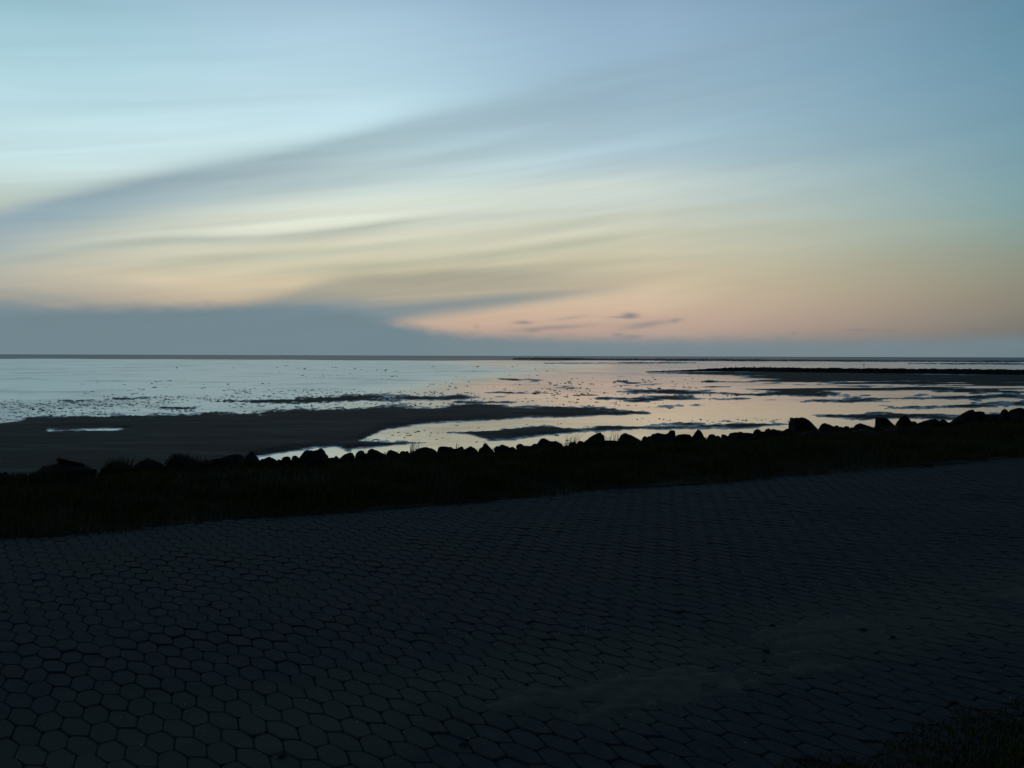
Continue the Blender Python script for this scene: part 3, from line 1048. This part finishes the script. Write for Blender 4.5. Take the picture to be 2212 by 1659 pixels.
# x0, x1, top (photo pixels), base row, outline, label
ROCKS = [
    (262, 330, 1168, 1190, 'dome', 'low rounded boulder sunk in grass, right of the tilted slab'),
    (340, 410, 1161, 1190, 'dome', 'smooth domed boulder left of the hooked leaning rock'),
    (432, 520, 1149, 1190, 'rightslope', 'bulky dark boulder with a hooked slab leaning on its left side'),
    (516, 560, 1163, 1190, 'round', 'small sunken boulder behind the wedge that rises to the right'),
    (525, 614, 1149, 1180, 'leftslope', 'wedge boulder rising to a blunt right end beside a bright gap'),
    (614, 660, 1142, 1180, 'peak', 'narrow upright boulder right of the bright gap'),
    (660, 704, 1157, 1180, 'dome', 'small round boulder just right of the narrow upright one'),
    (698, 764, 1166, 1185, 'flat', 'low flat boulder left of the cat-eared twin peak'),
    (759, 828, 1135, 1175, 'twin', 'boulder with two pointed ears like a cat'),
    (826, 858, 1159, 1180, 'flat', 'low boulder filling the dip right of the twin-eared one'),
    (852, 884, 1148, 1175, 'leftslope', 'small pointed boulder before the long low flat one'),
    (882, 932, 1154, 1176, 'leftslope', 'long low flat boulder left of the big round-backed one'),
    (928, 984, 1136, 1172, 'rightslope', 'big round-backed boulder at the pool edge with a long right shoulder'),
    (978, 1024, 1139, 1170, 'rightslope', 'boulder tucked behind the right shoulder of the round-backed one'),
    (1022, 1038, 1142, 1165, 'round', 'tiny knob of rock left of the first grass stalks'),
    (1044, 1110, 1133, 1168, 'round', 'wide smooth boulder right of the first grass stalks'),
    (1108, 1137, 1130, 1165, 'flat', 'squarish upright boulder between two wide smooth ones'),
    (1136, 1176, 1130, 1162, 'leftslope', 'smooth boulder leaning left, first of a close pair'),
    (1170, 1213, 1130, 1162, 'dome', 'smooth domed boulder, second of a close pair'),
    (1208, 1232, 1137, 1160, 'leftslope', 'low boulder at the left foot of the thorn-shaped one'),
    (1222, 1261, 1122, 1160, 'spike', 'thorn-shaped boulder with its point at the left'),
    (1260, 1302, 1125, 1158, 'rightslope', 'triangular boulder right of the thorn-shaped one'),
    (1300, 1360, 1123, 1154, 'step', 'long stepped boulder left of the double-humped one'),
    (1352, 1430, 1109, 1154, 'hump2', 'large double-humped boulder left of a grassy dip'),
    (1426, 1470, 1128, 1150, 'flat', 'flat boulder lying low in the first grassy dip'),
    (1462, 1530, 1094, 1150, 'leftslope', 'large steep boulder with its crest at the right, between two grassy dips'),
    (1524, 1570, 1115, 1145, 'flat', 'flat boulder lying low in the second grassy dip'),
    (1565, 1636, 1098, 1142, 'rightslope', 'boulder with a long tail to the right, after the second grassy dip'),
    (1630, 1708, 1089, 1140, 'step', 'massive flat-topped boulder with its higher edge at the right'),
    (1710, 1750, 1099, 1136, 'flat', 'small square boulder before the steep pyramid'),
    (1744, 1792, 1087, 1136, 'peak', 'steep pyramid boulder beside the lowest gap in the row'),
    (1788, 1855, 1105, 1128, 'leftslope', 'low sloping boulder right of the lowest gap'),
    (1845, 1910, 1095, 1126, 'flat', 'rough-topped low boulder left of the small round knob'),
    (1904, 1930, 1086, 1120, 'round', 'small round knob standing up from the low boulders'),
    (1928, 1982, 1085, 1120, 'hump2', 'two-lobed boulder right of the small round knob'),
    (1975, 2012, 1094, 1115, 'leftslope', 'low boulder at the left foot of the tall square block'),
    (2004, 2082, 1057, 1112, 'block', 'tall square block with a sheer left face, highest of the row'),
    (2074, 2130, 1071, 1106, 'rightslope', 'boulder leaning away at the right foot of the square block'),
    (2127, 2152, 1080, 1102, 'dome', 'small egg-shaped boulder, larger of a little pair'),
    (2148, 2163, 1081, 1100, 'dome', 'small egg-shaped boulder, lesser of a little pair'),
    (2162, 2222, 1072, 1100, 'rightslope', 'broad boulder left of the sheer-sided dark one'),
    (2218, 2274, 1057, 1098, 'block', 'sheer-sided dark boulder with a long sloping back'),
    (2268, 2310, 1051, 1094, 'dome', 'rounded boulder standing above the sheer-sided one'),
    (2306, 2374, 1059, 1088, 'leftslope', 'broad boulder rising to the right, left of a little knob'),
    (2372, 2402, 1061, 1084, 'dome', 'little knob before the great leaning dome'),
    (2406, 2470, 1036, 1084, 'leftslope', 'great dome leaning right with a pale chipped face'),
    (2464, 2492, 1041, 1078, 'flat', 'upright boulder at the right shoulder of the great dome'),
    (2486, 2536, 1049, 1072, 'flat', 'low boulder between the great dome and the last pair'),
    (2530, 2556, 1034, 1066, 'dome', 'rounded knob, smaller of the last pair at the end of the row'),
    (2550, 2614, 1033, 1066, 'round', 'large rounded boulder ending the row at the edge of view'),
]
# a few paler ones lower on the landward side
FRONT = [(2020, 2110, 1090, 1118, 'dome', 'pale-faced boulder in front of the tall square block'),
         (2150, 2225, 1088, 1112, 'round', 'paler boulder half buried in grass below the egg-shaped pair'),
         (2225, 2290, 1080, 1102, 'leftslope', 'grey boulder in grass below the sheer-sided dark one'),
         (2300, 2352, 1080, 1098, 'dome', 'grey boulder in grass below the broad rising one'),
         (2110, 2160, 1096, 1114, 'flat', 'flat grey slab in grass below the leaning-away boulder')]


def ridge_point(px, py, dp):
    """Where the sight line through the pixel passes over the ridge line."""
    d = px_ray(px, py)
    s0, p0 = xy2sp(0.0, 0.0)
    dp_dt = d.x * V[0] + d.y * V[1]
    t = (RIDGE_P + dp - p0) / dp_dt
    return Vector((0, 0, CAM_H)) + d * t, t


def place_rock(k, x0, x1, top, base, outl, label, dp, mat):
    cx = (x0 + x1) / 2 / 2.53125
    pt, t = ridge_point(cx, top / 2.53125, dp)
    pb, _ = ridge_point(cx, base / 2.53125, dp)
    hw = (x1 - x0) / 2 / 2.53125 / FPX * t * 1.2
    zt = pt.z - pb.z
    gz = float(ground_z(*xy2sp(pb.x, pb.y)))
    zb = max(0.25, pb.z - gz + 0.25)
    depth = min(max(hw * random.uniform(.9, 1.3), .2), .75)
    me = rock_mesh(hw, depth, zt, zb, PK[outl], 100 + k)
    o = make_obj('boulder', me, mat)
    o.location = (pb.x, pb.y, pb.z)
    o.rotation_euler.z = -math.atan2(pb.x, pb.y)
    tag(o, label, 'boulder', 'boulders along the top of the bank')
    return o


for k, (x0, x1, top, base, outl, label) in enumerate(ROCKS):
    place_rock(k, x0, x1, top, base, outl, label, random.uniform(-.12, .12) + (.15 if k % 2 else -.05), M_rock)
for k, (x0, x1, top, base, outl, label) in enumerate(FRONT):
    place_rock(200 + k, x0, x1, top, base, outl, label, -.85, M_rock2)


def build_rubble():
    """Small broken stones packed between the boulders."""
    bm = bmesh.new()
    bmesh.ops.create_icosphere(bm, subdivisions=2, radius=1.0)
    bv = np.array([v.co[:] for v in bm.verts]); bf = np.array([[v.index for v in f.verts] for f in bm.faces])
    bm.free()
    r = np.random.default_rng(44)
    V_, F_ = [], []
    for k in range(420):
        s_, p_ = r.uniform(-11, 30), r.normal(RIDGE_P + .05, .28)
        x, y = sp2xy(s_, p_)
        w = r.uniform(.035, .10)
        v = bv * np.array([w * r.uniform(.9, 1.5), w * r.uniform(.8, 1.3), w * r.uniform(.7, 1.3)])
        for _ in range(5):
            n = r.normal(0, 1, 3); n /= np.linalg.norm(n)
            d = v @ n
            v = v - np.maximum(d - w * r.uniform(.55, .9), 0)[:, None] * n
        v = v + np.array([x, y, float(ground_z(s_, p_)) + w * .35 + .04])
        V_.append(v); F_.append(bf + k * len(bv))
    me = np_mesh('ridge_rubble', np.concatenate(V_), tris=np.concatenate(F_), smooth=False)
    tag(make_obj('ridge_rubble', me, M_rock), kind='stuff')


build_rubble()


def slab(x0, y0, x1, y1, thick, depth, label, name='leaning_slab'):
    """A thin stone slab lying between two picture points on the ridge."""
    a, _ = ridge_point(x0 / 2.53125, y0 / 2.53125, .05)
    b, _ = ridge_point(x1 / 2.53125, y1 / 2.53125, .05)
    mid = (a + b) / 2
    ln = (b - a).length
    bm = bmesh.new()
    bmesh.ops.create_cube(bm, size=1.0)
    bmesh.ops.scale(bm, vec=(ln, depth, thick), verts=bm.verts)
    bmesh.ops.bevel(bm, geom=list(bm.edges), offset=thick * .28, segments=2, affect='EDGES')
    bmesh.ops.subdivide_edges(bm, edges=list(bm.edges), cuts=2, use_grid_fill=True)
    for v in bm.verts:
        t = v.co.x / ln + .5
        v.co.z *= 1.0 + 0.35 * t
        v.co += Vector((random.gauss(0, 1), random.gauss(0, 1), random.gauss(0, 1))) * thick * .05
    o = bm_obj(name, bm, M_rock)
    o.location = mid
    d = (b - a)
    o.rotation_euler = (0, -math.atan2(d.z, math.hypot(d.x, d.y)), math.atan2(d.y, d.x))
    tag(o, label, 'stone slab')


slab(144, 1163, 212, 1182, .07, .3, 'thin tilted stone slab lying at the far end of the bank')
slab(420, 1176, 446, 1152, .055, .25, 'hooked stone slab leaning against the bulky dark boulder')
place_rock(400, 108, 222, 1170, 1192, 'dome', 'low mound of rock under the thin tilted slab', .1, M_rock2)


# ------------------------------------------------------------------ grass
def blades(name, X, Y, Z, Hh, width, lean, seed, label=None, wind=(0.35, 0.15)):
    r = np.random.default_rng(seed)
    n = len(X)
    ang = r.uniform(0, 2 * np.pi, n)
    wx, wy = np.cos(ang) * width, np.sin(ang) * width
    la = r.uniform(0, 2 * np.pi, n)
    lm = np.abs(r.normal(0, lean, n)) * Hh
    lx = np.cos(la) * lm + wind[0] * Hh * r.uniform(.2, 1, n) * lean * 2
    ly = np.sin(la) * lm + wind[1] * Hh * r.uniform(.2, 1, n) * lean * 2
    v = np.zeros((n, 5, 3))
    v[:, 0] = np.stack([X - wx, Y - wy, Z - .03], -1)
    v[:, 1] = np.stack([X + wx, Y + wy, Z - .03], -1)
    v[:, 2] = np.stack([X + lx * .35 - wx * .8, Y + ly * .35 - wy * .8, Z + Hh * .6], -1)
    v[:, 3] = np.stack([X + lx * .35 + wx * .8, Y + ly * .35 + wy * .8, Z + Hh * .6], -1)
    v[:, 4] = np.stack([X + lx, Y + ly, Z + Hh * r.uniform(.85, 1.0, n)], -1)
    b = np.arange(n)[:, None, None] * 5
    t = (b + np.array([[0, 1, 3], [0, 3, 2], [2, 3, 4]])[None]).reshape(-1, 3)
    me = np_mesh(name, v.reshape(-1, 3), tris=t)
    return tag(make_obj(name, me, M_grass), kind='stuff')


def build_grass():
    r = np.random.default_rng(12)
    n = 185000
    s = r.uniform(-14, 34, n); p = r.uniform(-0.4, 4.5, n)
    keep = r.uniform(0, 1, n) < np.clip(0.35 + (fbm(s * .9, p * .9, 71) - .3) * 2.2, .2, 1)
    edge = (fbm(s * 1.6, s * 0 + 2, 72, 4) - .5) * .8
    keep &= p > edge - 0.08
    s, p = s[keep], p[keep]
    X, Y = sp2xy(s, p)
    m = np.abs(X) < .6 * Y + 4
    s, p, X, Y = s[m], p[m], X[m], Y[m]
    Z = ground_z(s, p)
    cl = fbm(s * 1.1, p * 1.1, 73, 3)
    H = (0.07 + 0.34 * np.clip(cl - .25, 0, 1)) * np.clip(.55 + p * .6, .5, 1) * r.uniform(.6, 1.2, len(s))
    H *= np.where(p > 3.0, .6, 1.0)
    H = np.where(p < .3, np.maximum(H, .06 * r.uniform(.7, 1.4, len(s))), H)
    blades('bank_grass', X, Y, Z, H, .006, .35, 13)
    # tall stalks in the dips between the boulders
    xs, ys, zs, hs = [], [], [], []
    for (x0, x1, yb, tall, cnt) in ((1036, 1064, 1160, .42, 30), (1430, 1464, 1140, .34, 34), (1528, 1570, 1128, .36, 40),
                                    (262, 335, 1180, .32, 160), (1150, 1160, 1150, .3, 8), (880, 930, 1165, .28, 20), (440, 520, 1170, .3, 60)):
        for _ in range(cnt):
            q, t = ridge_point(random.uniform(x0, x1) / 2.53125, yb / 2.53125, random.uniform(-.35, .15))
            g = float(ground_z(*xy2sp(q.x, q.y)))
            xs.append(q.x); ys.append(q.y); zs.append(g); hs.append(tall * random.uniform(.6, 1.15))
    blades('grass_stalks', np.array(xs), np.array(ys), np.array(zs), np.array(hs), .004, .25, 14)
    # rough grass at the landward edge, by the viewer's right
    n = 190000
    s = r.uniform(-10, 10, n); p = r.uniform(-10.6, -7.8, n)
    edge = -8.36 + (fbm(s * 1.3, s * 0 + 8, 75, 4) - .5) * 1.0
    keep = p < edge
    s, p, edge = s[keep], p[keep], edge[keep]
    X, Y = sp2xy(s, p)
    m = (Y > 1.0) & (np.abs(X) < .7 * Y + 4)
    s, p, X, Y, edge = s[m], p[m], X[m], Y[m], edge[m]
    Z = np.where(p > -8.95, road_z(s, p) - .01, ground_z(s, p))
    H = np.clip(.02 + (edge - p) * .08, .02, .075) * r.uniform(.6, 1.25, len(s))
    blades('verge_grass', X, Y, Z, H, .004, .5, 15)


build_grass()


# ------------------------------------------------------------------ litter on the road
def scrap(px, py, w, label, seed):  # small flattened dark lump resting on the paving
    g = px_ground(px, py, 0.0)
    s, p = xy2sp(g.x, g.y)
    bm = bmesh.new()
    bmesh.ops.create_icosphere(bm, subdivisions=2, radius=1.0)
    r = np.random.default_rng(seed)
    for v in bm.verts:
        k = 1 + r.normal(0, .2)
        v.co = Vector((v.co.x * w * .5 * k, v.co.y * w * .42 * k, max(v.co.z, -.4) * w * .2 * k))
    o = bm_obj('dark_scrap', bm, M_scrap)
    o.scale = (.8, .62, .6)
    o.location = (g.x, g.y, float(road_z(s, p)) + w * .08)
    o.rotation_euler.z = r.uniform(0, 3)
    tag(o, label, 'seaweed', 'dark scraps lying on the road')


for k, (px, py, w, lab) in enumerate((
        (766, 651, .085, 'largest dark scrap lying on the pale sand streak'),
        (773, 626, .075, 'flat dark scrap just seaward of the pale sand streak'),
        (863, 630, .07, 'ragged dark scrap at the seaward rim of the sand, past the largest scrap'),
        (893, 638, .065, 'last dark scrap along the sand streak towards its far end'),
        (954, 703, .06, 'lone dark scrap on bare paving near the rough verge grass'),
        (764, 661, .04, 'dark crumb close beneath the largest scrap'),
        (724, 647, .05, 'dark scrap at the near rim of the sand before the largest scrap'),
        (463, 745, .05, 'dark scrap at the foot of the picture in the middle'),
        (282, 757, .06, 'dark scrap lowest and nearest to the viewer, left of centre'),
        (209, 605, .05, 'single dark scrap far left out on the clean paving'))):
    scrap(px, py, w, lab, 300 + k)


def build_shells():
    r = np.random.default_rng(33)
    V_, F_ = [], []
    tet = np.array([[1, 1, 1], [1, -1, -1], [-1, 1, -1], [-1, -1, 1]], float)
    tf = np.array([[0, 1, 2], [0, 3, 1], [0, 2, 3], [1, 3, 2]])
    k = 0
    while k < 420:
        s, p = r.uniform(-10, 10), r.uniform(-8.2, -1.5)
        x, y = sp2xy(s, p)
        if y < 4.2 or abs(x) > .56 * y:
            continue
        if r.uniform() > np.exp(-((p + 6.3) / 1.6) ** 2) + .12:
            continue
        w = r.uniform(.0014, .0034)
        V_.append(tet * w * r.uniform(.6, 1.3, 3) + np.array([x, y, float(road_z(s, p)) + w * .6]))
        F_.append(tf + 4 * k)
        k += 1
    me = np_mesh('shell_fragments', np.concatenate(V_), tris=np.concatenate(F_), smooth=False)
    tag(make_obj('shell_fragments', me, M_shell), kind='stuff')


build_shells()
